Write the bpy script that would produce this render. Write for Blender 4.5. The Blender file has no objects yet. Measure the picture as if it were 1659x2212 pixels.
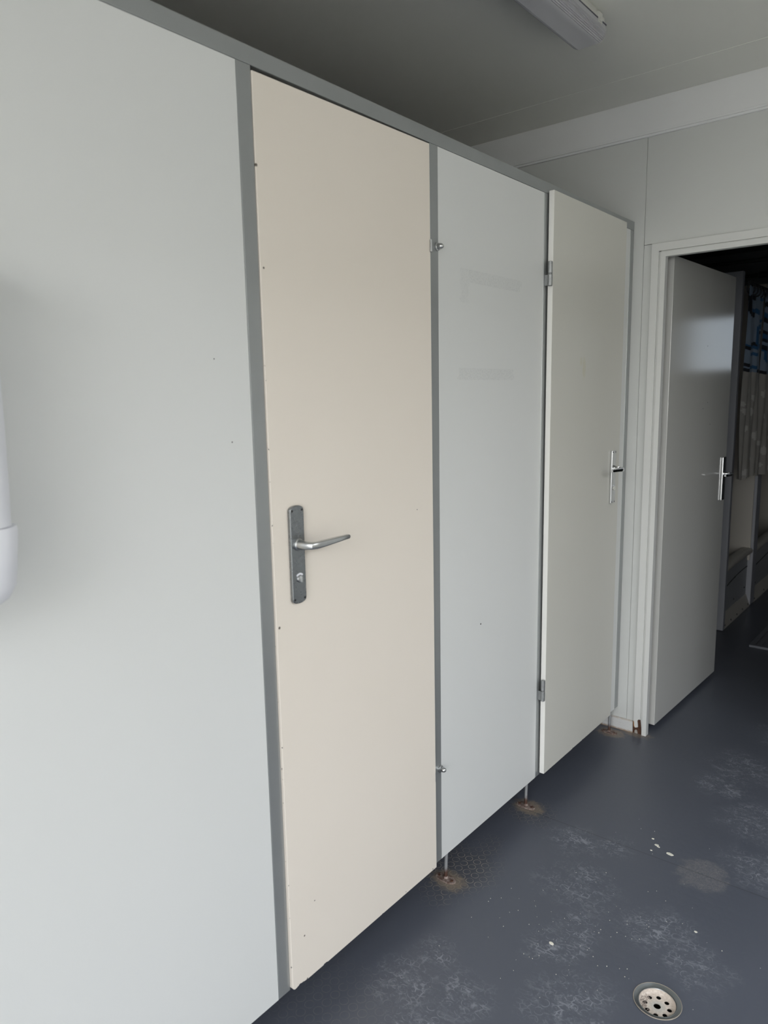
import bpy, bmesh, math, random
from mathutils import Vector, Matrix
random.seed(4)
S = bpy.context.scene
COL = S.collection

# ------------------------------------------------------------------ camera
W, H, FPX = 1659, 2212, 1568.66
YAW, PITCH, ROLL = 0.68997, -0.15948, -0.01824
CAM = Vector((1.0703, 0.0, 1.3807))
fw = Vector((-math.sin(YAW)*math.cos(PITCH), math.cos(YAW)*math.cos(PITCH), math.sin(PITCH)))
r0 = Vector((math.cos(YAW), math.sin(YAW), 0)); u0 = r0.cross(fw)
rt = math.cos(ROLL)*r0 + math.sin(ROLL)*u0
up = -math.sin(ROLL)*r0 + math.cos(ROLL)*u0
cd = bpy.data.cameras.new('camera'); cam = bpy.data.objects.new('camera', cd); COL.objects.link(cam)
M = Matrix((rt, up, -fw)).transposed().to_4x4(); M.translation = CAM
cam.matrix_world = M
cd.sensor_fit = 'VERTICAL'; cd.sensor_height = 36.0; cd.lens = FPX/H*36.0
cd.clip_start = 0.02
cd.dof.use_dof = True; cd.dof.focus_distance = 2.2; cd.dof.aperture_fstop = 5.0
S.camera = cam

# ------------------------------------------------------------------ world, light, exposure
YE, ZC = 2.7928, 2.4134          # end wall, ceiling
XL, XR, YN, YF = -1.3, 2.15, -1.15, 6.3
SKY = 3.0
wd = bpy.data.worlds.new('world'); S.world = wd; wd.use_nodes = True
nt = wd.node_tree; nt.nodes.clear()
out = nt.nodes.new('ShaderNodeOutputWorld'); bg = nt.nodes.new('ShaderNodeBackground')
tc = nt.nodes.new('ShaderNodeTexCoord'); sep = nt.nodes.new('ShaderNodeSeparateXYZ'); cr = nt.nodes.new('ShaderNodeValToRGB')
cr.color_ramp.elements[0].position = 0.0; cr.color_ramp.elements[0].color = (1.0, 0.995, 0.98, 1)
cr.color_ramp.elements[1].position = 0.7; cr.color_ramp.elements[1].color = (0.865, 0.915, 1.0, 1)
nt.links.new(tc.outputs['Generated'], sep.inputs[0]); nt.links.new(sep.outputs[2], cr.inputs[0])
nt.links.new(cr.outputs[0], bg.inputs[0]); bg.inputs[1].default_value = SKY
nt.links.new(bg.outputs[0], out.inputs[0])

# openings daylight comes in through
DOOR_N = (0.50, 2.05, 0.0, 2.15)      # x0,x1,z0,z1 entrance in the near wall
WIN_F = (0.86, 1.42, 1.50, 1.98)     # high window in the far wall of the shower room
WIN_R = (0.55, 2.00, 0.80, 2.25)    # y0,y1,z0,z1 washroom window in the side wall

def portal(name, loc, rot, sx, sy):
    l = bpy.data.lights.new(name, 'AREA'); l.shape = 'RECTANGLE'; l.size = sx; l.size_y = sy
    l.cycles.is_portal = True
    o = bpy.data.objects.new(name, l); COL.objects.link(o); o.location = loc; o.rotation_euler = rot
portal('entrance_daylight', ((DOOR_N[0]+DOOR_N[1])/2, YN, (DOOR_N[2]+DOOR_N[3])/2), (math.pi/2, 0, 0), DOOR_N[1]-DOOR_N[0], DOOR_N[3]-DOOR_N[2])
portal('side_window_daylight', (XR, (WIN_R[0]+WIN_R[1])/2, (WIN_R[2]+WIN_R[3])/2), (0, math.pi/2, 0), WIN_R[3]-WIN_R[2], WIN_R[1]-WIN_R[0])
portal('shower_window_daylight', ((WIN_F[0]+WIN_F[1])/2, YF, (WIN_F[2]+WIN_F[3])/2), (-math.pi/2, 0, 0), WIN_F[1]-WIN_F[0], WIN_F[3]-WIN_F[2])

vs = S.view_settings
vs.view_transform = 'Standard'; vs.look = 'None'; vs.exposure = 1.36; vs.gamma = 1.0; vs.use_curve_mapping = False
S.display_settings.display_device = 'sRGB'
S.cycles.max_bounces = 16; S.cycles.diffuse_bounces = 10; S.cycles.transparent_max_bounces = 12
S.cycles.caustics_reflective = False

# ------------------------------------------------------------------ node helpers
def srgb(r, g, b):
    f = lambda c: (c/255/12.92) if c/255 <= 0.04045 else ((c/255+0.055)/1.055)**2.4
    return (f(r), f(g), f(b), 1)

class NT:
    def __init__(s, name):
        s.m = bpy.data.materials.new(name); s.m.use_nodes = True; s.t = s.m.node_tree
        s.b = s.t.nodes['Principled BSDF']
    def n(s, typ, **kw):
        x = s.t.nodes.new(typ)
        for k, v in kw.items(): setattr(x, k, v)
        return x
    def set(s, sock, v):
        if hasattr(v, 'is_output') or isinstance(v, bpy.types.NodeSocket): s.t.links.new(v, sock)
        else: sock.default_value = v
    def math(s, op, a, b=0.0, c=0.0, clamp=False):
        x = s.n('ShaderNodeMath', operation=op, use_clamp=clamp)
        for i, v in enumerate((a, b, c)): s.set(x.inputs[i], v)
        return x.outputs[0]
    def pos(s):
        if not hasattr(s, '_p'): s._p = s.n('ShaderNodeNewGeometry').outputs['Position']
        return s._p
    def sep(s):
        if not hasattr(s, '_s'):
            x = s.n('ShaderNodeSeparateXYZ'); s.set(x.inputs[0], s.pos()); s._s = x.outputs
        return s._s
    def noise(s, scale, detail=3, rough=0.5, vec=None, dist=0.0):
        x = s.n('ShaderNodeTexNoise'); x.inputs['Scale'].default_value = scale
        x.inputs['Detail'].default_value = detail; x.inputs['Roughness'].default_value = rough
        x.inputs['Distortion'].default_value = dist
        s.set(x.inputs['Vector'], vec if vec is not None else s.pos()); return x.outputs['Fac']
    def scaled(s, v):
        x = s.n('ShaderNodeVectorMath', operation='MULTIPLY'); s.set(x.inputs[0], s.pos()); x.inputs[1].default_value = v
        return x.outputs[0]
    def step(s, v, a, b):
        x = s.n('ShaderNodeMapRange'); x.interpolation_type = 'SMOOTHSTEP'
        s.set(x.inputs[0], v); x.inputs[1].default_value = a; x.inputs[2].default_value = b
        return x.outputs[0]
    def mix(s, f, a, b):
        x = s.n('ShaderNodeMix', data_type='RGBA'); s.set(x.inputs[0], f); s.set(x.inputs[6], a); s.set(x.inputs[7], b)
        return x.outputs[2]
    def blob(s, axes, centre, radius, inner=0.0, wob=None, stretch=(1, 1)):
        """1 at the centre, 0 beyond radius, in two of the world axes"""
        q = s.sep(); a = s.math('MULTIPLY', s.math('SUBTRACT', q[axes[0]], centre[0]), 1/stretch[0])
        b = s.math('MULTIPLY', s.math('SUBTRACT', q[axes[1]], centre[1]), 1/stretch[1])
        d = s.math('SQRT', s.math('ADD', s.math('MULTIPLY', a, a), s.math('MULTIPLY', b, b)))
        if wob is not None: d = s.math('ADD', d, s.math('MULTIPLY', s.math('SUBTRACT', wob, 0.5), radius*1.1))
        return s.step(d, radius, inner)
    def maxi(s, lst):
        v = lst[0]
        for w in lst[1:]: v = s.math('MAXIMUM', v, w)
        return v
    def bump(s, h, strength=0.2, dist=0.001):
        x = s.n('ShaderNodeBump'); x.inputs['Strength'].default_value = strength; x.inputs['Distance'].default_value = dist
        s.set(x.inputs['Height'], h); s.t.links.new(x.outputs[0], s.b.inputs['Normal'])
    def base(s, c): s.set(s.b.inputs['Base Color'], c)
    def rough(s, v): s.set(s.b.inputs['Roughness'], v)
    def p(s, k, v): s.set(s.b.inputs[k], v)

def plain(name, c, rough=0.5, metal=0.0, vary=0.04, scale=6, bump=0.0, bscale=300, coat=0.0, spec=0.5):
    k = NT(name)
    n = k.noise(scale, 4)
    dark = tuple(x*(1-vary) for x in c[:3])+(1,); lite = tuple(min(1, x*(1+vary)) for x in c[:3])+(1,)
    k.base(k.mix(n, dark, lite)); k.rough(rough); k.p('Metallic', metal); k.p('Coat Weight', coat); k.p('Specular IOR Level', spec)
    if bump: k.bump(k.noise(bscale, 2), bump, 0.0006)
    return k.m

# ------------------------------------------------------------------ materials
PANEL = (0.70, 0.725, 0.73, 1)
def panel_mat():
    k = NT('white_laminate_panel')
    n = k.noise(2.5, 3)
    c = k.mix(n, (0.70, 0.712, 0.70, 1), (0.725, 0.735, 0.725, 1))
    # two strips of old tape glue and a drill hole on the middle panel
    q = k.sep(); wob = k.noise(60, 4); wob2 = k.noise(220, 3)
    def strip(y0, y1, z0, z1, tilt=0.0):
        z = k.math('SUBTRACT', q[2], k.math('MULTIPLY', k.math('SUBTRACT', q[1], y0), tilt))
        zz = k.math('ADD', z, k.math('MULTIPLY', k.math('SUBTRACT', wob2, 0.5), 0.005))
        yy = k.math('ADD', q[1], k.math('MULTIPLY', k.math('SUBTRACT', wob, 0.5), 0.06))
        a = k.math('MULTIPLY', k.step(yy, y0-.004, y0+.003), k.step(yy, y1+.003, y1-.004))
        b = k.math('MULTIPLY', k.step(zz, z0-.001, z0+.001), k.step(zz, z1+.001, z1-.001))
        return k.math('MULTIPLY', a, b)
    m = k.maxi([strip(1.66, 1.94, 1.667, 1.700), strip(1.615, 1.90, 1.417, 1.448), k.math('MULTIPLY', strip(1.625, 1.66, 1.615, 1.70), 0.7)])
    m = k.math('MULTIPLY', m, k.math('ADD', 0.07, k.math('MULTIPLY', k.step(wob2, .45, .65), 0.17)))
    c = k.mix(m, c, (0.40, 0.42, 0.42, 1))
    holes = k.maxi([k.blob((1, 2), (1.7264, .7251), .0032, .0022), k.blob((1, 2), (.861, 1.30), .002, .0008), k.blob((1, 2), (.83, 1.45), .0018, .0006)])
    c = k.mix(holes, c, (0.03, 0.03, 0.03, 1))
    k.base(c); k.rough(0.42); k.p('Specular IOR Level', 0.4); k.bump(k.noise(400, 2), 0.04, 0.0005)
    return k.m
M_PANEL = panel_mat()
def beige_mat():
    k = NT('beige_laminate'); n = k.noise(3, 3)
    c = k.mix(n, (0.80, 0.735, 0.65, 1), (0.83, 0.765, 0.685, 1))
    q = k.sep()
    dots = k.maxi([k.blob((1, 2), d, r, r*.4) for d, r in (((1.02, .27), .0022), ((.985, .205), .003), ((.952, .92), .004), ((.946, 1.80), .004), ((1.42, 1.1), .002), ((.953, 1.62), .003))])
    chip = k.math('MULTIPLY', k.step(k.noise(90, 4), .66, .70), k.math('MAXIMUM', k.step(q[1], .9475, .945), k.step(q[2], .105, .097)))
    c = k.mix(k.math('MAXIMUM', dots, chip), c, (0.12, 0.10, 0.08, 1))
    k.base(c); k.rough(0.42); k.p('Specular IOR Level', 0.4); k.bump(k.noise(400, 2), 0.04, 0.0005)
    return k.m
M_BEIGE = beige_mat()
def cream_mat():
    k = NT('off_white_laminate'); n = k.noise(3, 3)
    c = k.mix(n, (0.64, 0.63, 0.575, 1), (0.67, 0.66, 0.605, 1))
    w = k.noise(70, 4)
    st = k.maxi([k.blob((1, 2), (2.335, 1.455), .05, .02, w, (.35, 1.0)), k.blob((1, 2), (2.31, 1.48), .02, .005, w, (.6, 1))])
    c = k.mix(k.math('MULTIPLY', st, k.math('MULTIPLY', k.noise(150, 3), 0.55)), c, (0.55, 0.52, 0.28, 1))
    k.base(c); k.rough(0.35); k.p('Specular IOR Level', 0.45)
    return k.m
M_CREAM = cream_mat()
M_ALU = plain('grey_painted_profile', (0.35, 0.365, 0.365, 1), 0.32, 0.5, 0.06, 14, 0.06, 500)
def brushed(name, c, rough=0.3):
    k = NT(name); n = k.noise(30, 5, .6, k.scaled((1, 1, .06)))
    k.base(k.mix(n, tuple(x*.82 for x in c[:3])+(1,), c)); k.p('Metallic', 1.0)
    k.rough(k.math('ADD', rough-.06, k.math('MULTIPLY', k.noise(60, 4), 0.14)))
    return k.m
M_STEEL = brushed('satin_aluminium', (0.62, 0.63, 0.63, 1), 0.30)
M_CHROME = brushed('polished_chrome', (0.72, 0.73, 0.74, 1), 0.14)
def plate_mat():
    k = NT('worn_handle_plate'); n = k.noise(70, 5, .65, None, 1.0)
    k.base(k.mix(k.math('MULTIPLY', k.step(n, .60, .75), .6), (0.28, 0.295, 0.305, 1), (0.42, 0.43, 0.43, 1))); k.p('Metallic', 0.9)
    k.rough(k.math('ADD', .27, k.math('MULTIPLY', k.step(n, .5, .75), .05)))
    return k.m
M_PLATE = plate_mat()
M_GALV = plain('galvanised_steel', (0.36, 0.37, 0.37, 1), 0.45, 0.7, 0.25, 120, 0.2, 400)
M_DARK = plain('dark_screw', (0.05, 0.05, 0.05, 1), 0.5, 0.5)
M_BLACK = plain('black_void', (0.012, 0.012, 0.012, 1), 0.8)
M_WHITEPL = plain('white_plastic', (0.80, 0.81, 0.86, 1), 0.35, 0, 0.01)
M_WALL = plain('white_wall_panel', (0.63, 0.64, 0.62, 1), 0.5, 0, 0.02, 2, 0.05, 350)
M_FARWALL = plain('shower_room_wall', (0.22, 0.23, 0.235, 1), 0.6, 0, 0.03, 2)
M_DIMWALL = plain('dimmed_shower_wall', (0.10, 0.105, 0.11, 1), 0.6, 0, 0.05, 2)  # unseen wall, coloured dark to hold down bounce light in the shower room
M_DIMCEIL = plain('dimmed_shower_ceiling', (0.24, 0.255, 0.25, 1), 0.7, 0, 0.05, 2)  # ceiling colour darkened to carry the dimness of the far room
M_LEFT = plain('shade_darkened_wall', (0.12, 0.125, 0.13, 1), 0.5, 0, 0.03, 2)  # dark colour deepens the shade inside and under the cubicles
M_TRIM = plain('white_painted_trim', (0.68, 0.685, 0.665, 1), 0.42, 0, 0.02, 8, 0.04, 200)
M_CEIL = plain('ceiling_board', (0.76, 0.76, 0.715, 1), 0.6, 0, 0.03, 2, 0.06, 300)
M_DOOR = plain('white_gloss_door', (0.56, 0.56, 0.535, 1), 0.13, 0, 0.02, 2, 0.03, 30, 0.0)
M_RIGHT = plain('white_side_wall', (0.74, 0.74, 0.72, 1), 0.6, 0, 0.03, 2)
M_LAMP = plain('lamp_body_plastic', (0.55, 0.55, 0.51, 1), 0.45, 0, 0.03, 10)
def diffuser_mat():
    k = NT('prismatic_diffuser'); k.base((0.70, 0.70, 0.725, 1)); k.rough(0.10)
    k.p('Transmission Weight', 0.45); k.p('IOR', 1.3)
    return k.m
M_DIFF = diffuser_mat()
M_TUBE = plain('lamp_tube', (0.8, 0.8, 0.8, 1), 0.3)

FEET = [(-0.018, 1.567), (-0.018, 2.042), (-0.011, 2.734)]
DRAIN = (0.607, 1.512)
def floor_mat():
    k = NT('painted_stud_floor'); q = k.sep()
    big = k.noise(1.3, 3); fine = k.noise(90, 4)
    c = k.mix(big, (0.074, 0.082, 0.103, 1), (0.094, 0.102, 0.125, 1))
    # raised coin studs on a square grid, half buried in paint
    P = 0.0281
    fx = k.math('SUBTRACT', k.math('FRACT', k.math('ADD', k.math('MULTIPLY', q[0], 1/P), 100.01)), 0.5)
    fy = k.math('SUBTRACT', k.math('FRACT', k.math('ADD', k.math('MULTIPLY', q[1], 1/P), 100.48)), 0.5)
    rr = k.math('SQRT', k.math('ADD', k.math('MULTIPLY', fx, fx), k.math('MULTIPLY', fy, fy)))
    stud = k.step(rr, 0.41, 0.36)
    ring = k.math('MULTIPLY', k.step(rr, 0.345, 0.372), k.step(rr, 0.418, 0.392))
    # foot traffic dust, each patch with its own place
    pat = [((.30, 1.77), .15), ((.20, 1.965), .11), ((.35, 1.53), .11), ((.114, 1.20), .12), ((.45, 1.385), .15), ((.53, 1.73), .13),
           ((.64, 1.67), .12), ((.62, 2.40), .16), ((.49, 2.75), .18), ((.25, 1.25), .10), ((.13, 1.31), .08), ((.31, 2.01), .08),
           ((.68, 2.15), .15), ((.47, 2.57), .14), ((.60, 3.1), .2), ((.36, 1.62), .09), ((.22, 1.12), .12)]
    wob = k.noise(9, 4, .6)
    dm = k.maxi([k.blob((0, 1), p, r, r*.15, wob) for p, r in pat])
    tread = k.noise(70, 5, .7, k.scaled((1.0, 1.5, 1)), 1.6)
    scr = k.noise(26, 6, .75, k.scaled((.55, 1.6, 1)), 2.5)
    dust = k.math('MULTIPLY', dm, k.math('MULTIPLY', k.step(tread, .53, .70), k.step(scr, .40, .58)))
    vo = k.n('ShaderNodeTexVoronoi', feature='DISTANCE_TO_EDGE'); vo.inputs['Scale'].default_value = 62; vo.inputs['Randomness'].default_value = .75
    k.set(vo.inputs['Vector'], k.scaled((.8, 1.25, 1)))
    blocks = k.math('MULTIPLY', k.step(vo.outputs['Distance'], .085, .03), k.step(k.noise(21, 4, .65), .50, .60))
    smear = k.math('MULTIPLY', k.step(k.noise(30, 6, .72, k.scaled((.8, 1.3, 1)), .6), .52, .72), .8)
    dust = k.math('MAXIMUM', dust, k.math('MULTIPLY', dm, k.math('MAXIMUM', k.math('MULTIPLY', blocks, .75), smear)))
    dust = k.math('ADD', k.math('MULTIPLY', dust, .50), k.math('MULTIPLY', dm, k.math('MULTIPLY', k.step(fine, .45, .8), .07)))
    arcs = k.math('MULTIPLY', k.math('MULTIPLY', dm, ring), k.math('MULTIPLY', k.step(k.noise(38, 3), .48, .62), .40))
    c = k.mix(k.math('MAXIMUM', dust, arcs), c, (0.42, 0.44, 0.48, 1))
    # brown dust left around the coin studs near the feet
    near = k.maxi([k.blob((0, 1), (.0, 1.63), .17, .05, wob, (.75, 1.25)), k.math('MULTIPLY', k.blob((0, 1), (.02, 2.02), .10, .03, wob), .6),
                   k.math('MULTIPLY', k.blob((0, 1), (.03, 1.05), .2, .03, wob), .2)])
    rm = k.math('MULTIPLY', k.math('MULTIPLY', near, ring), k.math('ADD', .15, k.math('MULTIPLY', k.step(k.noise(45, 3), .3, .55), .9)))
    c = k.mix(k.math('MULTIPLY', near, .25), c, (0.060, 0.055, 0.050, 1))
    c = k.mix(rm, c, (0.34, 0.31, 0.26, 1))
    # rusty dirt around each foot and the rotten frame corner
    w2 = k.noise(55, 4, .6)
    dirt = k.maxi([k.blob((0, 1), (f[0]+.012, f[1]), .062, .03, w2, (1.1, .8)) for f in FEET] + [k.blob((0, 1), (.08, 2.785), .07, .02, w2, (1.2, .6))])
    c = k.mix(k.math('MULTIPLY', dirt, k.math('ADD', .35, k.math('MULTIPLY', k.noise(160, 4), .6))), c, (0.27, 0.215, 0.155, 1))
    # dried brown puddle
    pud = k.blob((0, 1), (.555, 2.035), .085, .06, k.noise(30, 4), (.9, 1.0))
    c = k.mix(k.math('MULTIPLY', pud, k.math('ADD', .08, k.math('MULTIPLY', k.step(k.noise(120, 5, .7, None, 2), .4, .7), .42))), c, (0.30, 0.28, 0.26, 1))
    # joint between two sheets of covering
    seam = k.math('MULTIPLY', k.step(k.math('ABSOLUTE', k.math('SUBTRACT', q[1], k.math('ADD', 2.0247, k.math('MULTIPLY', q[0], .02)))), .0022, .0008), .55)
    c = k.mix(seam, c, (0.035, 0.038, 0.04, 1))
    speck = k.step(k.noise(330, 2), .80, .82)
    c = k.mix(k.math('MULTIPLY', speck, .7), c, (0.5, 0.5, 0.5, 1))
    k.base(c); k.p('Specular IOR Level', 0.5)
    k.rough(k.math('ADD', .30, k.math('ADD', k.math('MULTIPLY', big, .12), k.math('MULTIPLY', dm, .14))))
    h = k.math('ADD', k.math('MULTIPLY', stud, .5), k.math('ADD', k.math('MULTIPLY', dust, .6), k.math('MULTIPLY', k.noise(25, 3), .7)))
    k.bump(h, 0.22, 0.0007)
    return k.m
M_FLOOR = floor_mat()
def rust_mat():
    k = NT('rust'); n = k.noise(90, 5, .7)
    r_ = k.n('ShaderNodeValToRGB'); k.set(r_.inputs[0], n)
    r_.color_ramp.elements[0].position = .3; r_.color_ramp.elements[0].color = (0.035, 0.014, 0.008, 1)
    r_.color_ramp.elements[1].position = .7; r_.color_ramp.elements[1].color = (0.115, 0.050, 0.027, 1)
    k.base(r_.outputs[0]); k.rough(.85); k.bump(n, .6, .002)
    return k.m
M_RUST = rust_mat()
def foot_mat():
    k = NT('rusty_foot_plate'); n = k.noise(80, 5, .7)
    k.base(k.mix(k.step(n, .40, .62), (0.13, 0.082, 0.066, 1), (0.31, 0.25, 0.22, 1))); k.rough(.7); k.p('Metallic', .2); k.bump(n, .5, .001)
    return k.m
M_FOOT = foot_mat()
def rod_mat():
    k = NT('rod_rusting_at_foot'); q = k.sep(); n = k.noise(120, 4)
    k.base(k.mix(k.step(k.math('ADD', q[2], k.math('MULTIPLY', n, .02)), .05, .03), (0.36, 0.37, 0.38, 1), (0.12, 0.065, 0.048, 1)))
    k.rough(.5); k.p('Metallic', .5)
    return k.m
M_ROD = rod_mat()
def drain_mat():
    k = NT('scaled_drain_bowl'); n = k.noise(160, 5, .65); q = k.sep()
    c = k.mix(k.step(n, .35, .65), (0.50, 0.43, 0.37, 1), (0.64, 0.57, 0.50, 1))
    g = k.math('MULTIPLY', k.blob((0, 1), (DRAIN[0], DRAIN[1]), .024, .008), .55)
    c = k.mix(g, c, (0.40, 0.42, 0.40, 1))
    k.base(c); k.rough(.45); k.bump(n, .2, .0006)
    return k.m
M_BOWL = drain_mat()
M_FLANGE = brushed('drain_flange_steel', (0.30, 0.32, 0.33, 1), 0.35)
M_GRIT = plain('drain_grit', (0.30, 0.25, 0.22, 1), .9, 0, .4, 400)
M_FLAKE = plain('cream_paint_flake', (0.72, 0.70, 0.60, 1), .7, 0, .1, 200)
M_SHOWER = plain('moulded_shower_plastic', (0.50, 0.475, 0.425, 1), .4, 0, .04, 3)
M_APRON = plain('shower_apron', (0.34, 0.35, 0.36, 1), .45, 0, .04, 3)
M_GREYP = plain('grey_shower_partition', (0.33, 0.34, 0.37, 1), .5, 0, .03, 3)
M_PIPE = plain('dark_pipe', (0.02, 0.025, 0.025, 1), .6)
M_MAT = plain('grey_mat', (0.14, 0.148, 0.165, 1), .7, 0, .06, 20)
M_CUR = [plain('curtain_white_blue', (0.17, 0.22, 0.29, 1), .6, 0, .25, 9), plain('curtain_black_print', (0.008, 0.009, 0.015, 1), .6),
         plain('curtain_blue_print', (0.02, 0.085, 0.19, 1), .6), plain('curtain_clear', (0.28, 0.27, 0.25, 1), .5, 0, .2, 12), plain('curtain_bubble', (0.42, 0.41, 0.39, 1), .5)]
M_RUBBER = plain('black_joint', (0.02, 0.02, 0.022, 1), .7)
M_GROUND = plain('outdoor_paving', (0.34, 0.325, 0.29, 1), .9, 0, .1, 2)

# ------------------------------------------------------------------ mesh helpers
def obj(name, bm, mat, parent=None, smooth=False, bevel=0.0, seg=2):
    bmesh.ops.recalc_face_normals(bm, faces=bm.faces)
    me = bpy.data.meshes.new(name); bm.to_mesh(me); bm.free()
    for m_ in (mat if isinstance(mat, list) else [mat]): me.materials.append(m_)
    if smooth:
        for p_ in me.polygons: p_.use_smooth = True
    o = bpy.data.objects.new(name, me); COL.objects.link(o)
    if smooth:
        me.set_sharp_from_angle(angle=math.radians(38))
    if bevel:
        b = o.modifiers.new('bevel', 'BEVEL'); b.width = bevel; b.segments = seg; b.limit_method = 'ANGLE'; b.angle_limit = math.radians(35)
    if parent: o.parent = parent
    return o
def tag(o, label=None, cat=None, group=None, kind=None):
    if label: o['label'] = label
    if cat: o['category'] = cat
    if group: o['group'] = group
    if kind: o['kind'] = kind
    return o
def empty(name, loc=(0, 0, 0)):
    o = bpy.data.objects.new(name, None); COL.objects.link(o); o.empty_display_size = .05; return o
def box(bm, x0, x1, y0, y1, z0, z1):
    v = [bm.verts.new((x, y, z)) for x in (x0, x1) for y in (y0, y1) for z in (z0, z1)]
    for f in ((0, 1, 3, 2), (4, 6, 7, 5), (0, 4, 5, 1), (2, 3, 7, 6), (0, 2, 6, 4), (1, 5, 7, 3)): bm.faces.new([v[i] for i in f])
def B(*boxes):
    bm = bmesh.new()
    for b in boxes: box(bm, *b)
    return bm
def prism(bm, pts, axis, a, b, fa=None, fb=None):
    """polygon in the two other axes, extruded along axis from a to b (numbers or functions of the point)"""
    oth = [i for i in range(3) if i != axis]
    def mk(p, w):
        c = [0, 0, 0]; c[oth[0]], c[oth[1]] = p; c[axis] = w(p) if callable(w) else w; return bm.verts.new(c)
    A = [mk(p, a) for p in pts]; Z = [mk(p, b) for p in pts]
    bm.faces.new(A); bm.faces.new(Z[::-1])
    for i in range(len(pts)):
        j = (i+1) % len(pts); bm.faces.new((A[i], Z[i], Z[j], A[j]))
def rings(bm, rs, cap=True):
    R_ = [[bm.verts.new(p) for p in r] for r in rs]
    for a, b in zip(R_, R_[1:]):
        n = len(a)
        for i in range(n): bm.faces.new((a[i], a[(i+1) % n], b[(i+1) % n], b[i]))
    if cap: bm.faces.new(R_[0][::-1]); bm.faces.new(R_[-1])
def lathe(bm, c, prof, axis=2, n=32, cap=True):
    """prof: (radius, height) along axis from c"""
    rs = []
    for r, h in prof:
        ring = []
        for i in range(n):
            t = 2*math.pi*i/n; p = [r*math.cos(t), r*math.sin(t)]
            q = [0, 0, 0]; o2 = [k_ for k_ in range(3) if k_ != axis]; q[o2[0]], q[o2[1]] = p; q[axis] = h
            ring.append(tuple(c[k_]+q[k_] for k_ in range(3)))
        rs.append(ring)
    rings(bm, rs, cap)
def sweep(bm, secs, n=28):
    """secs: (centre, u, v, a, b, exponent) super-ellipse sections"""
    rs = []
    for c, u, v, a, b, e in secs:
        c, u, v = Vector(c), Vector(u).normalized(), Vector(v).normalized(); ring = []
        for i in range(n):
            t = 2*math.pi*i/n; ct, st = math.cos(t), math.sin(t)
            ring.append(tuple(c + u*(a*math.copysign(abs(ct)**(2/e), ct)) + v*(b*math.copysign(abs(st)**(2/e), st))))
        rs.append(ring)
    rings(bm, rs)
def tube(bm, pts, r, n=10):
    P_ = [Vector(p) for p in pts]; rs = []
    for i, p in enumerate(P_):
        d = (P_[min(i+1, len(P_)-1)]-P_[max(i-1, 0)]).normalized()
        a = d.cross(Vector((0, 0, 1)));  a = a if a.length > 1e-4 else d.cross(Vector((0, 1, 0)))
        a.normalize(); b = d.cross(a)
        rs.append([tuple(p+a*r*math.cos(2*math.pi*k_/n)+b*r*math.sin(2*math.pi*k_/n)) for k_ in range(n)])
    rings(bm, rs)
def struct(name, bm, mat, label=None, **kw):
    return tag(obj(name, bm, mat, **kw), label, None, None, 'structure')

# ------------------------------------------------------------------ room shell
# floor, with a round hole where the drain sits
bm = bmesh.new()
cx, cy, hr = DRAIN[0], DRAIN[1], 0.0505
N = 48
sq = .12
inner = [bm.verts.new((cx+hr*math.cos(2*math.pi*i/N), cy+hr*math.sin(2*math.pi*i/N), 0)) for i in range(N)]
outer = []
for i in range(N):
    c_, s_ = math.cos(2*math.pi*i/N), math.sin(2*math.pi*i/N); k_ = sq/max(abs(c_), abs(s_))
    outer.append(bm.verts.new((cx+k_*c_, cy+k_*s_, 0)))
for i in range(N): bm.faces.new((inner[i], outer[i], outer[(i+1) % N], inner[(i+1) % N]))
X0, X1, Y0, Y1 = XL-.05, XR+.05, YN-.05, YF+.05
def quad(x0, x1, y0, y1): bm.faces.new([bm.verts.new((x, y, 0)) for x, y in ((x0, y0), (x1, y0), (x1, y1), (x0, y1))])
quad(X0, cx-sq, Y0, Y1); quad(cx+sq, X1, Y0, Y1); quad(cx-sq, cx+sq, Y0, cy-sq); quad(cx-sq, cx+sq, cy+sq, Y1)
floor = struct('floor', bm, M_FLOOR, 'dark blue-grey painted stud floor with dusty footprints')
bpy.data.objects['floor'].data.flip_normals() if floor.data.polygons[0].normal.z < 0 else None
# ceiling with its board joint
bm = B((X0, X1, YE+.06, YF+.05, ZC, ZC+.06)); struct('ceiling_2', bm, M_DIMCEIL, 'shower room ceiling, coloured dark for its dim light')
bm = B((X0, X1, Y0, YE+.06, ZC, ZC+.06), (X0, X1, 2.560, 2.5635, ZC-.0012, ZC+.001))
struct('ceiling', bm, M_CEIL, 'grey-white ceiling board with a fine joint')
# far wall of the washroom: boards with open grooves, doorway cut out
T = .060
OX0, OX1, OZ = .1225, .905, 1.8605
g = .0009
bm = B((X0, .0385-g, YE, YE+T, 0, ZC), (.0385+g, .086, YE, YE+T, 0, 1.9113-g), (.0385+g, X1, YE, YE+T, 1.9113+g, ZC),
       (OX1+.02, X1, YE, YE+T, 0, 1.9113-g), (X0, .086, YE+.004, YE+T, 0, ZC), (.086, OX1+.02, YE, YE+T, 1.884, 1.9113-g), (.0, X1, YE+.004, YE+T, 1.9, 1.93))
struct('wall_far', bm, M_WALL, 'white board wall with narrow grooves around the open doorway')
bm = B((XL-.06, XL, Y0, Y1, 0, ZC)); struct('wall_left', bm, M_LEFT, 'unseen wall behind the cubicles, darkened to deepen their shade')
y0, y1, z0, z1 = WIN_R
bm = B((XR, XR+.06, Y0, y0, 0, ZC), (XR, XR+.06, y1, YE+T, 0, ZC), (XR, XR+.06, y0, y1, 0, z0), (XR, XR+.06, y0, y1, z1, ZC)); struct('wall_right', bm, M_RIGHT, 'plain white side wall')
bm = B((XR, XR+.06, YE+T, Y1, 0, ZC)); struct('wall_side', bm, M_DIMWALL, 'unseen shower room side wall, darkened to dim the room')
x0, x1, z0, z1 = DOOR_N
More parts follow.
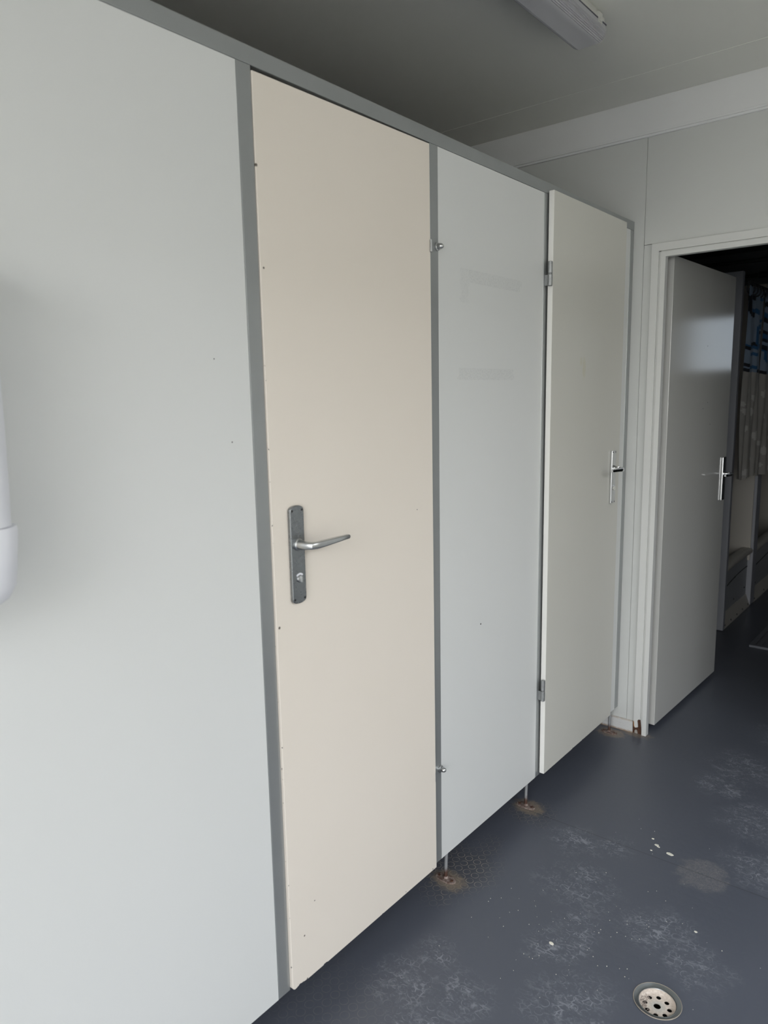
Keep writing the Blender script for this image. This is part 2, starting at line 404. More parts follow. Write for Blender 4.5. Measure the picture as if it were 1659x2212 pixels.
bm = B((X0, x0, YN-.06, YN, 0, ZC), (x1, X1, YN-.06, YN, 0, ZC), (x0, x1, YN-.06, YN, z1, ZC)); struct('wall_near', bm, M_WALL, 'white wall with the entrance opening')
x0, x1, z0, z1 = WIN_F
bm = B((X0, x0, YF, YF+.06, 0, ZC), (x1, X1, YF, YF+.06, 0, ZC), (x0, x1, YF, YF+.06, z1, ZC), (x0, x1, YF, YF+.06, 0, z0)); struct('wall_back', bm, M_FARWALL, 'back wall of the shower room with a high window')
bm = B((x0, x0+.035, YF+.005, YF+.05, z0, z1), (x1-.035, x1, YF+.005, YF+.05, z0, z1), (x0+.035, x1-.035, YF+.005, YF+.05, z0, z0+.035), (x0+.035, x1-.035, YF+.005, YF+.05, z1-.035, z1))
w1 = struct('window_1', bm, M_TRIM, 'small high window frame')
k = NT('dimming_pane'); k.t.nodes.remove(k.b); tr_ = k.n('ShaderNodeBsdfTransparent'); tr_.inputs[0].default_value = (.36, .385, .41, 1)  # pane tint added to dim this window's daylight
k.t.links.new(tr_.outputs[0], k.t.nodes['Material Output'].inputs[0])
obj('pane', B((x0+.036, x1-.036, YF+.024, YF+.028, z0+.036, z1-.036)), k.m, w1)
y0, y1, z0, z1 = WIN_R
bm = B((XR+.005, XR+.055, y0, y0+.04, z0, z1), (XR+.005, XR+.055, y1-.04, y1, z0, z1), (XR+.005, XR+.055, y0+.04, y1-.04, z0, z0+.04), (XR+.005, XR+.055, y0+.04, y1-.04, z1-.04, z1))
struct('window_2', bm, M_TRIM, 'side window frame')
bm = B((-20, 22, YN-25, YN-.06, -.06, -.02), (XR+.06, 22, YN-.06, 20, -.06, -.02)); struct('ground', bm, M_GROUND, 'outdoor paving beyond the entrance')
bm = B((6.0, 6.4, -9, 12, -.02, 3.2)); struct('wall_sky_block', bm, M_GROUND, 'unseen building wall across the yard, added to block low sky')  # out of view, added to cut low sky off from the side window
# ceiling fascia with a small lip
bm = B((X0, X1, YE-.010, YE, 2.3005, ZC), (X0, X1, YE-.014, YE, 2.2925, 2.3005), (X0, X1, YE-.010, YE, 2.2845, 2.2925))
struct('trim_1', bm, plain('white_fascia', (0.78, 0.785, 0.785, 1), 0.5, 0, 0.02, 8), 'white fascia strip along the top of the far wall', bevel=.001)
# door casing with the rotten corner
bm = bmesh.new()
pts = [(.0701, .052), (.0714, .051), (.0733, .031), (.0765, .0262), (.0793, .0254), (.084, .0275), (.0883, .0293), (.0872, .042), (.0851, .0549), (.0880, .0605), (.0916, .0640), (.0966, .063),
       (.0966, 1.8825), (OX1+.0259, 1.8825), (OX1+.0259, 0), (OX1+.0524, 0), (OX1+.0524, 1.9105), (.0701, 1.9105)]
prism(bm, pts, 1, YE-.009, YE)
gx = .0045
pts2 = [(.1030+gx*.3, 0), (.1225, 0), (.1225, 1.8605), (OX1, 1.8605), (OX1, 0), (OX1+.0185, 0), (OX1+.0185, 1.8790), (.1030+gx*.3, 1.8790)]
prism(bm, pts2, 1, YE-.010, YE+.018)
box(bm, .0966, .1043, YE-.003, YE, .0, 1.8825); box(bm, .0966, OX1+.02, YE-.003, YE, 1.8790, 1.8825)
o = struct('trim_2', bm, M_TRIM, 'white door casing with a rusted bottom corner', bevel=.0012)
bm = bmesh.new()
prism(bm, [(.0672, .0), (.0672, .046), (.071, .0515), (.082, .047), (.088, .064), (.0966, .064), (.1010, .03), (.1030, .0)], 1, YE-.0035, YE-.0005)
ru = obj('rust_patch', bm, M_RUST, o); ru['label'] = 'rusted hole at the foot of the casing'
bm = bmesh.new()
prism(bm, [(.076, .001), (.0755, .011), (.080, .0165), (.0855, .013), (.0875, .001)], 1, YE-.0065, YE-.0035)
obj('crumbled_filler', bm, plain('crumbled_filler', (.34, .32, .29, 1), .9, 0, .5, 150, .8, 150), o)
bm = bmesh.new()
prism(bm, [(.0703, .052), (.0728, .050), (.0738, .034), (.0760, .0275), (.0745, .0262), (.0715, .031)], 1, YE-.0092, YE-.0036)
obj('rust_stain', bm, plain('orange_rust', (.42, .20, .06, 1), .85, 0, .4, 90), o)
# baseboard with two grooves
def bb(xa, xb):
    bm = bmesh.new()
    prof = [(YE, 0), (YE-.010, 0), (YE-.010, .0165), (YE-.0088, .0175), (YE-.010, .0185), (YE-.010, .0305), (YE-.0088, .0315), (YE-.010, .0325), (YE-.010, .0445), (YE-.0065, .0495), (YE, .0495)]
    prism(bm, prof, 0, xa, xb); return bm
def base_mat():
    k = NT('grubby_baseboard'); q = k.sep(); w = k.noise(70, 4)
    f = k.step(k.math('ADD', q[2], k.math('MULTIPLY', k.math('SUBTRACT', w, .5), .012)), .010, .001)
    f2 = k.math('MULTIPLY', k.step(k.math('ABSOLUTE', k.math('SUBTRACT', q[2], .048)), .004, .001), k.math('MULTIPLY', w, .8))
    k.base(k.mix(k.math('MAXIMUM', k.math('MULTIPLY', f, .8), f2), (.62, .62, .61, 1), (.26, .16, .08, 1))); k.rough(.5)
    return k.m
M_BASE = base_mat()
bm = bb(XL, .0668); b2 = bb(OX1+.053, XR)
me_ = bpy.data.meshes.new('t'); b2.to_mesh(me_); bm.from_mesh(me_)
struct('baseboard_far', bm, M_BASE, 'low white grooved baseboard, rust stained along its foot')

# open door into the shower room
def place_frame(o, org, yaw):
    o.location = org; o.rotation_euler = (0, 0, yaw)
def handle_parts(parent, plate_w, z0, z1, zs, zt, sgn, x0, yc, lever_len, mp, ml, arch, xoff=0.0):
    """plate on the +x face at x0; lever runs towards sgn*y; built in the parent's space"""
    h = plate_w/2; n = 10; pts = []
    if arch:
        R2 = .0045
        for i in range(n+1):
            t = math.pi*(1-i/n); pts.append((yc+h*math.cos(t), z1-arch+arch*math.sin(t)**.75))
        pts = [(yc-h, z0+arch)] + pts + [(yc+h, z0+arch)]
        for i in range(1, n):
            t = -math.pi*i/n; pts.append((yc+h*math.cos(t), z0+arch+arch*-abs(math.sin(t))**.75))
    else:
        pts = [(yc-h, z0), (yc-h, z1), (yc+h, z1), (yc+h, z0)]
    bm = bmesh.new(); prism(bm, pts, 0, x0, x0+.0085)
    pl = obj('handle_plate', bm, mp, parent, bevel=.0022, seg=3); pl['label'] = 'metal handle plate'
    X = x0+.0085; Yx, Z = Vector((0, 1, 0)), Vector((0, 0, 1)); s = sgn
    bm = bmesh.new()
    secs = [((X, yc, zs), Yx, Z, .0122, .0128, 2), ((X+.0035, yc, zs), Yx, Z, .0120, .0126, 2), ((X+.0055, yc, zs), Yx, Z, .0100, .0106, 2),
            ((X+.016, yc, zs), Yx, Z, .0092, .0094, 2.2), ((X+.025, yc+s*.0015, zs), (-.35, 1*s, 0), Z, .0088, .0084, 2.5),
            ((X+.033, yc+s*.007, zs-.0003), (-1, 1*s, 0), Z, .0088, .0078, 3), ((X+.0365, yc+s*.017, zs-.0003), (-1, .35*s, 0), Z, .0072, .0074, 3.6),
            ((X+.037, yc+s*.03, zs+.0004), (-1, .0, 0), Z, .0066, .0072, 4), ((X+.0375, yc+s*lever_len*.62, zs+.0018), (-1, 0, 0), Z, .0058, .0060, 4),
            ((X+.038, yc+s*(lever_len-.003), zs+.0032), (-1, 0, 0), Z, .0050, .0046, 3.6), ((X+.038, yc+s*lever_len, zs+.0033), (-1, 0, 0), Z, .0038, .0034, 2.8)]
    sweep(bm, secs); lv = obj('lever', bm, ml, pl, smooth=True); lv['label'] = 'slim lever grip'
    if zt:
        bm = bmesh.new(); lathe(bm, (X, yc+.001, zt), [(.0075, -.001), (.0075, .0015), (.0066, .0035), (.0030, .0042)], 0, 24)
        box(bm, X+.003, X+.0075, yc+.0003, yc+.0030, zt-.0062, zt+.0062)
        obj('turn_button', bm, M_STEEL if arch else M_LAMP, pl, smooth=True)
        bm = bmesh.new(); a_ = []; b_ = []
        for i in range(9):
            t = math.radians(40+100*i/8); a_.append((yc+.001+.0125*math.cos(t), zt+.0125*math.sin(t))); b_.append((yc+.001+.0085*math.cos(t), zt+.0085*math.sin(t)))
        prism(bm, a_+b_[::-1], 0, X-.0005, X+.0006); iw = obj('indicator_window', bm, M_WHITEPL, pl); iw['label'] = 'white engaged indicator'
    for sy, sz in ((-1, 1), (1, 1), (-1, -1), (1, -1)):
        bm = bmesh.new(); yy = yc+sy*(h-.0055); zz = (z1-(arch*.9 if arch else .006)) if sz > 0 else (z0+(arch*.9 if arch else .006))
        lathe(bm, (X, yy, zz), [(.0024, -.001), (.0024, .0006), (.0012, .0003)], 0, 12)
        obj('screw', bm, M_DARK, pl)
    return pl

HX, HY = .1285, 2.862
WD = math.hypot(.155-HX, 3.62-HY)
bm = B((-.040, 0, 0, WD, .02, 1.8740))
d1 = tag(obj('door_1', bm, M_DOOR, bevel=.0015), 'white door standing open into the shower room', None, None, 'structure')
place_frame(d1, (HX, HY, 0), -math.atan2(.155-HX, 3.62-HY))
handle_parts(d1, .042, .872, 1.072, .994, None, -1, 0, WD-.045, .115, M_CHROME, M_CHROME, 0)
for yy, zz in ((.42, 1.56), (.455, 1.325), (.40, 1.30), (.50, 1.23)):
    bm = bmesh.new(); lathe(bm, (0, yy, zz), [(.0022, -.0005), (.0018, .0006)], 0, 10); obj('screw_hole', bm, M_DARK, d1)

# ------------------------------------------------------------------ toilet cubicle front
part = empty('toilet_partition')
tag(part, 'white panelled toilet cubicle front framed in grey profiles', 'partition', None, 'thing')
ZB, ZT, ZR = .0934, 2.0, 1.9680
PX0 = -.034
obj('top_rail', B((PX0, .0, YN, YE-.001, ZR, ZT)), M_ALU, part, bevel=.001)['label'] = 'grey top rail'
POSTS = [(.9110, .9440), (1.4905, 1.5240), (2.0762, 2.1085), (2.7590, YE-.0012)]
for i, (a, b) in enumerate(POSTS):
    obj('post', B((PX0, 0, a, b, ZB+.001, ZR-.0004)), M_ALU, part, bevel=.001)['label'] = 'grey upright profile'
for a, b in ((YN, .9104), (1.5246, 2.0756), (2.6, 2.7584)):
    obj('panel', B((-.029, -.0008, a, b, ZB, ZR-.0006)), M_PANEL, part, bevel=.0006)['label'] = 'white laminate panel'
for yy in (.927, 1.507, 2.092):
    obj('dividing_panel', B((XL+.001, PX0-.001, yy-.012, yy+.012, (.10), ZT)), M_LEFT, part, bevel=.0006)  # unseen dividers, added and coloured dark to keep the cubicles in shade
for zz in (1.7358, .3684):
    bm = bmesh.new(); lathe(bm, (0, 1.5175, zz), [(.0098, -.001), (.0098, .0035), (.0068, .0045), (.0068, .012), (.0058, .016), (.0035, .0187), (.0008, .0195)], 0, 20)
    obj('dome_bolt', bm, M_STEEL, part, smooth=True)['label'] = 'domed metal bolt'
for k_, (fx_, fy_) in enumerate(FEET):
    bm = bmesh.new(); tube(bm, [(fx_-.001+.0012, fy_+.006, ZB+.004), (fx_, fy_+.003, .05), (fx_, fy_+.002, .004)], .0052, 14)
    rod = obj('leg', bm, M_ROD, part, smooth=True); rod['label'] = 'thin steel support rod, rusty at the foot'
    bm = bmesh.new()
    a_, b_ = .033, .0165
    rr_ = []
    for s_, zz in ((1.0, 0), (1.0, .0018), (.95, .0034), (.86, .0030), (.80, .0032)):
        ring = []
        for i in range(36):
            t = 2*math.pi*i/36; e = 2/2.5
            ring.append((fx_+.001+a_*s_*math.copysign(abs(math.cos(t))**e, math.cos(t)), fy_+b_*s_*math.copysign(abs(math.sin(t))**e, math.sin(t)), zz))
        rr_.append(ring)
    rings(bm, rr_)
    lathe(bm, (fx_, fy_+.002, 0), [(.0085, .002), (.0080, .0055), (.0062, .0085)], 2, 16)
    pl = obj('base_plate', bm, M_FOOT, rod, smooth=True); pl['label'] = 'rusty oval foot plate'
    for s_ in (-1, 1):
        bm = bmesh.new(); lathe(bm, (fx_+.001+s_*.022, fy_-.001, 0), [(.0042, .0026), (.0042, .0042), (.0026, .0050), (.0012, .0042)], 2, 12)
        obj('screw', bm, M_RUST, rod, smooth=True)

# beige door
def slab(bm, y0, y1, z0, z1, front, back, chips):
    pts = [(y0, z1), (y0, z0+.001)] + chips + [(y1, z0), (y1, z1+.0030 if False else z1)]
    prism(bm, pts, 0, front, back)
bm = bmesh.new()
fr = lambda p: .0085-.0035*p[1]
pts = [(.9449, 1.9600), (.9442, .101), (.9475, .0965), (.9510, .0945), (.956, .0950), (.962, .0965), (.966, .0985), (.9715, .0965), (.99, .0937), (1.04, .0933), (1.043, .0952), (1.05, .0950), (1.055, .0930),
       (1.25, .0926), (1.253, .0938), (1.258, .0928), (1.4878, .0915), (1.4880, 1.9645)]
prism(bm, pts, 0, fr, lambda p: fr(p)-.027)
bd = tag(obj('cubicle_door', bm, M_BEIGE, bevel=.0012), 'beige cubicle door with a metal lever, nearest of the doors', 'door', None, 'thing')
handle_parts(bd, .0385, .9600, 1.1640, 1.0840, 1.0120, 1, .0040, 1.0055, .113, M_PLATE, M_STEEL, .011)
for zz in (1.7358, .361):
    bm = bmesh.new(); tube(bm, [(.0045, 1.4882, zz-.016), (.0045, 1.4882, zz+.012)], .0036, 12); obj('hinge', bm, M_GALV, bd, smooth=True)
# off-white door lying over its frame
D3 = .0212
bm = bmesh.new()
pts = [(2.0960, 1.9752), (2.0960, .1055), (2.315, .1062), (2.318, .108), (2.33, .107), (2.40, .1068), (2.402, .1085), (2.412, .107), (2.6645, .1085), (2.6660, 1.9752)]
prism(bm, pts, 0, .0045, D3)
cd_ = tag(obj('cubicle_door', bm, M_CREAM, bevel=.0012), 'off-white cubicle door overlapping its grey frame, beside the doorway', 'door', None, 'thing')
obj('lit_edge_band', B((.0047, D3-.0006, 2.0950, 2.0962, .1060, 1.9748)), plain('whitened_lit_edge', (.90, .89, .85, 1), .4, 0, .01), cd_)['label'] = 'edge strip whitened as if lit'  # band made whiter to add brightness on the edge facing the light
handle_parts(cd_, .034, .9690, 1.1650, 1.0975, 1.0255, -1, D3, 2.5975, .112, M_CHROME, M_CHROME, 0)
for zz in (1.7345, .4045):
    bm = bmesh.new(); yb, xb = 2.0865, .0165
    for a, b, r_ in ((zz-.036, zz-.0015, .0072), (zz+.0005, zz+.036, .0072)):
        lathe(bm, (xb, yb, 0), [(r_-.0015, a), (r_, a+.0015), (r_, b-.0015), (r_-.0015, b)], 2, 16)
    lathe(bm, (xb, yb, 0), [(.0045, zz-.034), (.0045, zz+.034)], 2, 12)
    box(bm, .0, xb, yb-.002, yb+.002, zz-.034, zz-.003); box(bm, xb-.002, xb+.002, yb, 2.0958, zz+.002, zz+.034)
    obj('hinge', bm, M_GALV, cd_, smooth=True)['label'] = 'grey two-barrel hinge'

# ------------------------------------------------------------------ ceiling lamp
lamp = empty('ceiling_lamp')
tag(lamp, 'long grey ribbed fluorescent batten on the ceiling', 'ceiling light', None, 'thing')
LX, LY0, LY1 = .119, .83, 2.10
def lampsec(pts, y, s=1.0, dz=0.0): return [(LX+p[0]*s, y, ZC-(p[1]*(1.0)+dz)) for p in pts]
bm = bmesh.new()      # body: rounded tray on the ceiling
bp = [(-.030, .0), (-.043, .010), (-.049, .030), (-.049, .036), (.049, .036), (.049, .030), (.043, .010), (.030, .0)]
rings(bm, [lampsec(bp, LY0+.01, .9), lampsec(bp, LY0+.03), lampsec(bp, LY1-.045), lampsec(bp, LY1-.02, .97), lampsec(bp, LY1-.006, .80)])
obj('lamp_body', bm, M_LAMP, lamp, bevel=.002)
bm = bmesh.new()      # gasket line between body and cover
gp = [(-.0505, .035), (-.0505, .0385), (.0505, .0385), (.0505, .035)]
rings(bm, [lampsec(gp, LY0+.01, .95), lampsec(gp, LY1-.006, 1.0)])
obj('gasket', bm, plain('dark_gasket', (.07, .07, .09, 1), .6), lamp)
bm = bmesh.new()      # ribbed cover
half = [(.0500, .0390), (.0500, .0500), (.0485, .0580), (.0450, .0660), (.0390, .0720), (.0310, .0760)]
prof = []
def rib(a, b, n_, amp):
    o_ = []
    for i in range(n_):
        for e_, t in ((0, i/n_), (1, (i+.5)/n_)):
            x = a[0]+(b[0]-a[0])*t; z = a[1]+(b[1]-a[1])*t; dx, dz = b[0]-a[0], b[1]-a[1]; L = math.hypot(dx, dz)
            o_.append((x+e_*amp*dz/L, z-e_*amp*dx/L))
    return o_
ctl = half + [(-p[0], p[1]) for p in half[::-1]]
for i in range(len(ctl)-1):
    a, b = ctl[i], ctl[i+1]; L = math.hypot(b[0]-a[0], b[1]-a[1]); nr = 0 if i in (0, len(ctl)-2) else max(2, int(L/.0038))
    prof += rib(a, b, nr, .0021) if nr else [a]
prof.append(ctl[-1])
rings(bm, [lampsec(prof, y) for y in (LY0+.02, LY1-.040)], cap=False)
# plain rounded end
smooth_p = prof
rings(bm, [[(LX+p[0]*s, y, ZC-(.039+(p[1]-.039)*sz)) for p in smooth_p] for y, s, sz in ((LY1-.040, 1, 1), (LY1-.012, 1, 1), (LY1-.004, .97, .95), (LY1, .90, .84))])
rings(bm, [[(LX+p[0]*s, y, ZC-(.039+(p[1]-.039)*sz)) for p in smooth_p] for y, s, sz in ((LY0+.02, 1, 1), (LY0+.004, .97, .95), (LY0, .90, .84))])
obj('diffuser', bm, M_DIFF, lamp)['label'] = 'ribbed clear-grey cover'
bm = bmesh.new(); tube(bm, [(LX, LY0+.05, ZC-.053), (LX, LY1-.06, ZC-.053)], .0085, 16); obj('tube', bm, M_TUBE, lamp, smooth=True)
for yy in (LY1-.050, LY1-.16 if False else LY1-.62):
    bm = B((LX+.046, LX+.0525, yy-.012, yy+.012, ZC-.046, ZC-.020), (LX+.0525, LX+.0545, yy-.008, yy+.008, ZC-.044, ZC-.034)); obj('clip', bm, M_LAMP, lamp, bevel=.001)
bm = bmesh.new(); box(bm, LX+.020, LX+.040, LY1-.010, LY1+.006, ZC-.034, ZC-.012); obj('end_clip', bm, M_LAMP, lamp, bevel=.003)

# ------------------------------------------------------------------ floor drain
dr = empty('floor_drain'); tag(dr, 'round steel drain sunk in the dark floor', 'drain', None, 'thing')
bm = bmesh.new()
lathe(bm, (cx, cy, 0), [(.0525, -.002), (.0525, .0014), (.0515, .0022), (.0505, .0018), (.0475, -.0004), (.0425, -.0020), (.0415, -.0014), (.0405, -.0014), (.0398, -.0030)], 2, 64, cap=False)
obj('flange', bm, M_FLANGE, dr, smooth=True)['label'] = 'dull steel rim'
bm = bmesh.new()
lathe(bm, (cx, cy, 0), [(.0525, .0013), (.0529, .0019), (.0523, .0026), (.0515, .0022)], 2, 64, cap=False)
obj('rim_edge', bm, plain('limescale_edge', (.42, .37, .30, 1), .5, .3, .2, 200), dr, smooth=True)
# strainer: a dished sheet with one centre hole and eight around it
bm = bmesh.new()
holes = [((0, 0), .0080)] + [((.0265*math.cos(math.radians(12+45*i)), .0265*math.sin(math.radians(12+45*i))), .0055) for i in range(8)]
zsheet = lambda r: -.0135+(.0000 if r < .030 else .0)
loops = []
for (hx, hy), r_ in holes:
    vs_ = [bm.verts.new((cx+hx+r_*math.cos(2*math.pi*i/20), cy+hy+r_*math.sin(2*math.pi*i/20), -.0125)) for i in range(20)]
    loops.append([bm.edges.new((vs_[i], vs_[(i+1) % 20])) for i in range(20)])
ov = [bm.verts.new((cx+.0345*math.cos(2*math.pi*i/64), cy+.0345*math.sin(2*math.pi*i/64), -.0125)) for i in range(64)]
oe = [bm.edges.new((ov[i], ov[(i+1) % 64])) for i in range(64)]
bmesh.ops.triangle_fill(bm, edges=[e for l in loops for e in l]+oe, use_beauty=True)
# triangle_fill may cover holes: drop faces whose centre lies in a hole
kill = [f for f in bm.faces if any(math.hypot(f.calc_center_median().x-cx-hx, f.calc_center_median().y-cy-hy) < r_*.985 for (hx, hy), r_ in holes)]
bmesh.ops.delete(bm, geom=kill, context='FACES_ONLY')
for l in loops:      # hole walls
    ex = bmesh.ops.extrude_edge_only(bm, edges=l)
    bmesh.ops.translate(bm, verts=[v for v in ex['geom'] if isinstance(v, bmesh.types.BMVert)], vec=(0, 0, -.0015))
lathe(bm, (cx, cy, 0), [(.0400, -.0022), (.0397, -.0060), (.0385, -.0098), (.0365, -.0118), (.0345, -.0125)], 2, 64, cap=False)
bmesh.ops.remove_doubles(bm, verts=bm.verts, dist=.00002)
obj('strainer', bm, M_BOWL, dr, smooth=True)['label'] = 'scaly perforated strainer'
bm = bmesh.new(); lathe(bm, (cx, cy, 0), [(.0400, -.004), (.0400, -.07)], 2, 48, cap=False); bmesh.ops.contextual_create(bm, geom=[e for e in bm.edges if all(abs(v.co.z+.07) < 1e-5 for v in e.verts)])
obj('pipe', bm, M_BLACK, dr)
grit = bmesh.new()
for i in range(150):
    a_ = math.radians(random.uniform(150, 250)); r_ = random.uniform(.024, .038); s_ = random.uniform(.0005, .0014)
    bmesh.ops.create_icosphere(grit, subdivisions=1, radius=s_, matrix=Matrix.Translation((cx+r_*math.cos(a_), cy+r_*math.sin(a_), -.0122+max(0, r_-.0345)*.5)) @ Matrix.Diagonal((1, random.uniform(.6, 1.4), .6, 1)))
tag(obj('grit', grit, M_GRIT, dr), 'dark grit caught in the strainer', None, None, 'stuff')

# ------------------------------------------------------------------ flakes and specks on the floor
for i, (x, y, s_) in enumerate(((.384, 2.119, .004), (.405, 2.094, .006), (.450, 2.074, .0085), (.401, 2.058, .003), (.412, 2.088, .0035), (.335, 1.525, .006), (.61, 1.79, .0035))):
    bm = bmesh.new(); n = 7
    top = []; bot = []
    for k_ in range(n):
        t = 2*math.pi*k_/n; r_ = s_*random.uniform(.6, 1.1); top.append((x+1.3*r_*math.cos(t), y+.8*r_*math.sin(t), .0016)); bot.append((x+1.35*r_*math.cos(t), y+.85*r_*math.sin(t), .0001))
    rings(bm, [bot, top])
    lab = ['tiny cream paint flake behind the long flake', 'cream paint flake between smaller crumbs on the floor', 'long cream paint flake, largest on the floor, left of the brown stain', 'small cream crumb nearest in front of the long flake',
           'cream crumb touching the middle paint flake', 'cream paint crumb in the middle of the floor, up from the drain', 'small pale crumb on the floor above the drain, towards the right'][i]
    tag(obj('paint_flake', bm, M_FLAKE), lab, 'debris', 'paint flakes on the floor', 'thing')
bm = bmesh.new()
for i in range(110):
    c0 = random.choice(((.3, 1.6), (.34, 1.5), (.2, 1.5), (.45, 1.75), (.4, 2.05), (.5, 1.6)))
    x, y = random.gauss(c0[0], .10), random.gauss(c0[1], .12); s_ = random.uniform(.0005, .0012)
    if math.hypot(x-cx, y-cy) < .06 or x < .03: continue
    bmesh.ops.create_icosphere(bm, subdivisions=1, radius=s_, matrix=Matrix.Translation((x, y, s_*.6)))
tag(obj('floor_crumbs', bm, M_FLAKE), 'fine pale crumbs scattered over the dark floor', 'dirt', None, 'stuff')

# ------------------------------------------------------------------ white dispenser on the near panel
wdp = empty('wall_dispenser'); tag(wdp, 'blurred white rounded plastic dispenser at the left edge', 'dispenser', None, 'thing')
def dsec(z, half_y, dep, e=4.0, yc=.31):
    return ((dep/2, yc, z), (1, 0, 0), (0, 1, 0), dep/2, half_y, e)
bm = bmesh.new()
sweep(bm, [dsec(1.2215, .1072, .1185), dsec(1.27, .109, .1188), dsec(1.32, .1105, .119), dsec(1.38, .1115, .119), dsec(1.46, .112, .119), dsec(1.54, .111, .117), dsec(1.56, .106, .11), dsec(1.568, .092, .094)], 64)
obj('body', bm, M_WHITEPL, wdp, smooth=True)
bm = bmesh.new()
sweep(bm, [dsec(1.104, .058, .075), dsec(1.108, .070, .092), dsec(1.115, .083, .104), dsec(1.126, .098, .114), dsec(1.142, .1065, .118), dsec(1.18, .111, .120), dsec(1.216, .1145, .121), dsec(1.2205, .1135, .120), dsec(1.2205, .106, .112)], 64)
obj('lower_cover', bm, M_WHITEPL, wdp, smooth=True)['label'] = 'wider rounded lower cover'

# ------------------------------------------------------------------ shower room beyond the door
sh = empty('shower_cubicle'); tag(sh, 'moulded off-white shower cubicle in the dark far room', 'shower', None, 'thing')
obj('end_panel', B((-.9, .008, 4.335, 4.372, .004, 2.001)), M_GREYP, sh, bevel=.002)['label'] = 'grey end panel'
obj('back_shell', B((-.90, -.86, 4.372, 6.25, 0, 2.0), (-.86, -.01, 4.955, 4.985, .3, 2.0), (-.86, -.02, 6.21, 6.25, 0, 2.0)), M_SHOWER, sh, bevel=.003)['label'] = 'moulded inner walls'
obj('post', B((-.07, .006, 4.968, 5.072, .004, 2.0)), M_GREYP, sh, bevel=.004)
for (a, b) in ((4.373, 4.967), (5.073, 6.20)):
    L = b-a; bm = bmesh.new(); n = 14
    pts = [(a, .06)] + [(a+L*i/n, .315+.03*math.sin(math.pi*(.18+.45*i/n))) for i in range(n+1)] + [(b, .06)]
    prism(bm, pts, 0, -.05, -.024); ap = obj('apron', bm, M_APRON, sh); ap['label'] = 'arched tray front'
    bm = bmesh.new(); pl_ = []
    for i in range(n+1):
        t = i/n; pl_.append((-.03, a+L*t, .335+.03*math.sin(math.pi*(.18+.45*t))))
    sweep(bm, [(p, (1, 0, 0), (0, 0, 1), .034, .020, 3) for p in pl_], 20); obj('tray_rim', bm, M_SHOWER, sh, smooth=True)['label'] = 'pale rounded tray rim'
    bm = bmesh.new(); tube(bm, [(-.0235, a+L*t, .205+.055*math.sin(math.pi*(.05+.5*t))) for t in [i/12 for i in range(13)]], .0028, 8); obj('access_joint', bm, M_RUBBER, sh)
    bm = bmesh.new(); prism(bm, [(-.05, 0), (.004, 0), (.004, .006), (-.02, .075), (-.05, .085)], 1, a, b); fl = obj('tray_foot', bm, M_SHOWER, sh); fl['label'] = 'pale flange at the floor'
    for i in range(5):
        bm = bmesh.new(); yy = a+.03+(L-.06)*i/4; lathe(bm, (.0005, yy, .018), [(.006, -.004), (.006, .002), (.003, .003)], 0, 10); obj('screw', bm, M_DARK, fl)
    for t, zz in ((.08, .225), (.5, .25), (.12, .10), (.5, .11), (.92, .13)):
        bm = bmesh.new(); lathe(bm, (-.024, a+L*t, zz), [(.006, -.003), (.006, .003), (.003, .004)], 0, 10); obj('screw', bm, M_DARK, ap)

def rrect(p, c, hw, hh, r, w):
    qx, qy = abs(p[0]-c[0])-hw+r, abs(p[1]-c[1])-hh+r
    d = math.hypot(max(qx, 0), max(qy, 0))+min(max(qx, qy), 0)-r
    return abs(d) < w
def curtain(ya, yb, xf, ztop, zbot, folds, seed, lab, print_shapes):
    rnd = random.Random(seed); bm = bmesh.new()
    L = yb-ya; ny, nz = int(L/.007), int((ztop-zbot)/.009); G = []
    bl = [(rnd.uniform(0, L), rnd.uniform(.02, .50), rnd.uniform(.012, .024)) for _ in range(int(60*L))]
    shp = list(print_shapes)
    for _ in range(int(12*L)):
        shp.append(((rnd.uniform(0, L), rnd.uniform(.64, .98)), rnd.uniform(.05, .12), rnd.uniform(.03, .07), .02, rnd.choice((.008, .012)), rnd.choice((1, 2, 2, 2, 2)), rnd.choice((0, 1, 2))))
    for i in range(ny+1):
        y = ya+L*i/ny; row = []
        for j in range(nz+1):
            z = zbot+(ztop-zbot)*j/nz; f = j/nz
            x = xf(y)+.018*math.sin(folds*2*math.pi*(y-ya)/L+.6*math.sin(3*z))*(1-.35*f)+.006*math.sin(37*y+5*z)
            row.append(bm.verts.new((x, y, z+(.006*math.cos(folds*4*math.pi*(y-ya)/L)*f))))
        G.append(row)
    for i in range(ny):
        for j in range(nz):
            f = bm.faces.new((G[i][j], G[i+1][j], G[i+1][j+1], G[i][j+1])); f.smooth = True
            y, z = L*(i+.5)/ny, (ztop-zbot)*(j+.5)/nz; mi = 0 if z > .595 else 3
            if mi == 3 and any(math.hypot(y-b_[0], z-b_[1]) < b_[2] for b_ in bl): mi = 4
            if mi == 0:
                for c, hw, hh, r_, w_, col, cut in shp:
                    if cut == 1 and y > c[0]+hw*.4: continue
                    if cut == 2 and z < c[1]-hh*.4: continue
                    if rrect((y, z), c, hw, hh, r_, w_): mi = col; break
                if z < .615 and int(y*14) % 3 == 0: mi = 1
            f.material_index = mi
    return tag(obj('shower_curtain', bm, M_CUR), lab, 'curtain', 'shower curtains in the far room', 'thing')
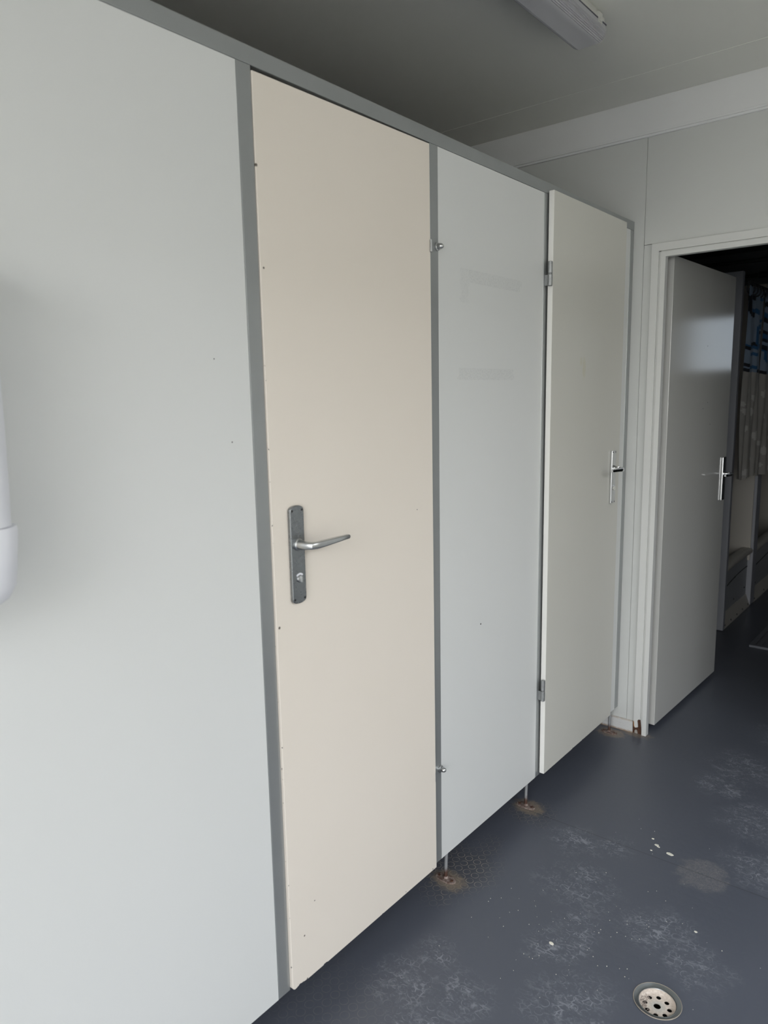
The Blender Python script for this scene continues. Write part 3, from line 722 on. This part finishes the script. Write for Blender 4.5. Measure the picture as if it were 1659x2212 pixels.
curtain(4.385, 4.715, lambda y: .030, 1.925, .875, 4, 3, 'shower curtain with black and blue print, nearest the grey end panel',
        [((.115, .955), .105, .045, .022, .013, 1, 1), ((.10, .87), .14, .06, .02, .013, 2, 2), ((.24, .80), .05, .055, .015, .012, 2, 0), ((.265, .785), .035, .036, .012, .010, 1, 1), ((.03, .68), .05, .045, .02, .012, 1, 0), ((.15, .66), .07, .035, .02, .011, 2, 0)])
curtain(4.73, 5.75, lambda y: .035+.05*min(1, (y-4.73)*2), 1.935, .865, 9, 8, 'printed shower curtain at the right edge, bulging into the room',
        [((.12, .945), .13, .045, .02, .012, 1, 2), ((.16, .90), .045, .035, .012, .011, 1, 0), ((.03, .87), .04, .06, .02, .012, 2, 0), ((.02, .79), .035, .04, .012, .011, 1, 1), ((.22, .80), .05, .045, .03, .012, 1, 1), ((.20, .69), .06, .05, .02, .013, 2, 0), ((.06, .70), .035, .025, .01, .009, 2, 0)])
bm = bmesh.new(); tube(bm, [(.030, 4.373, 1.944), (.030, YF-.001, 1.944)], .008, 12)
for i in range(17):
    yy = 4.41+.068*i
    pts_ = [(.034+.020*math.cos(2*math.pi*k_/14), yy, 1.915+.030*math.sin(2*math.pi*k_/14)) for k_ in range(15)]
    tube(bm, pts_, .0045, 6)
tag(obj('curtain_rail', bm, M_RUBBER), 'dark curtain rail with rings above the shower curtains', 'curtain rail', None, 'thing')
for yy, zz, lab, cup in ((5.0, 2.150, 'dark ceiling pipe nearer the doorway', .55), (5.66, 2.150, 'dark ceiling pipe farther back, with a coupling', -.19)):
    bm = bmesh.new(); tube(bm, [(XL+.001, yy, zz), (XR-.001, yy, zz)], .0125, 14)
    lathe(bm, (cup, yy, zz), [(.014, -.03), (.020, -.026), (.020, .026), (.014, .03)], 0, 16)
    tag(obj('ceiling_pipe', bm, M_PIPE, smooth=True), lab, 'pipe', 'pipes under the shower room ceiling', 'thing')
bm = B((.19, .215, 4.15, 5.5, 0, .012), (.605, .63, 4.15, 5.5, 0, .012), (.215, .605, 4.15, 4.175, 0, .012), (.215, .605, 5.475, 5.5, 0, .012), (.215, .605, 4.175, 5.475, 0, .004))
for i in range(13): box(bm, .226+.029*i, .245+.029*i, 4.178, 5.472, .004, .011)
tag(obj('floor_mat', bm, M_MAT, bevel=.001), 'grey slatted mat on the dark shower room floor', 'mat', None, 'thing')
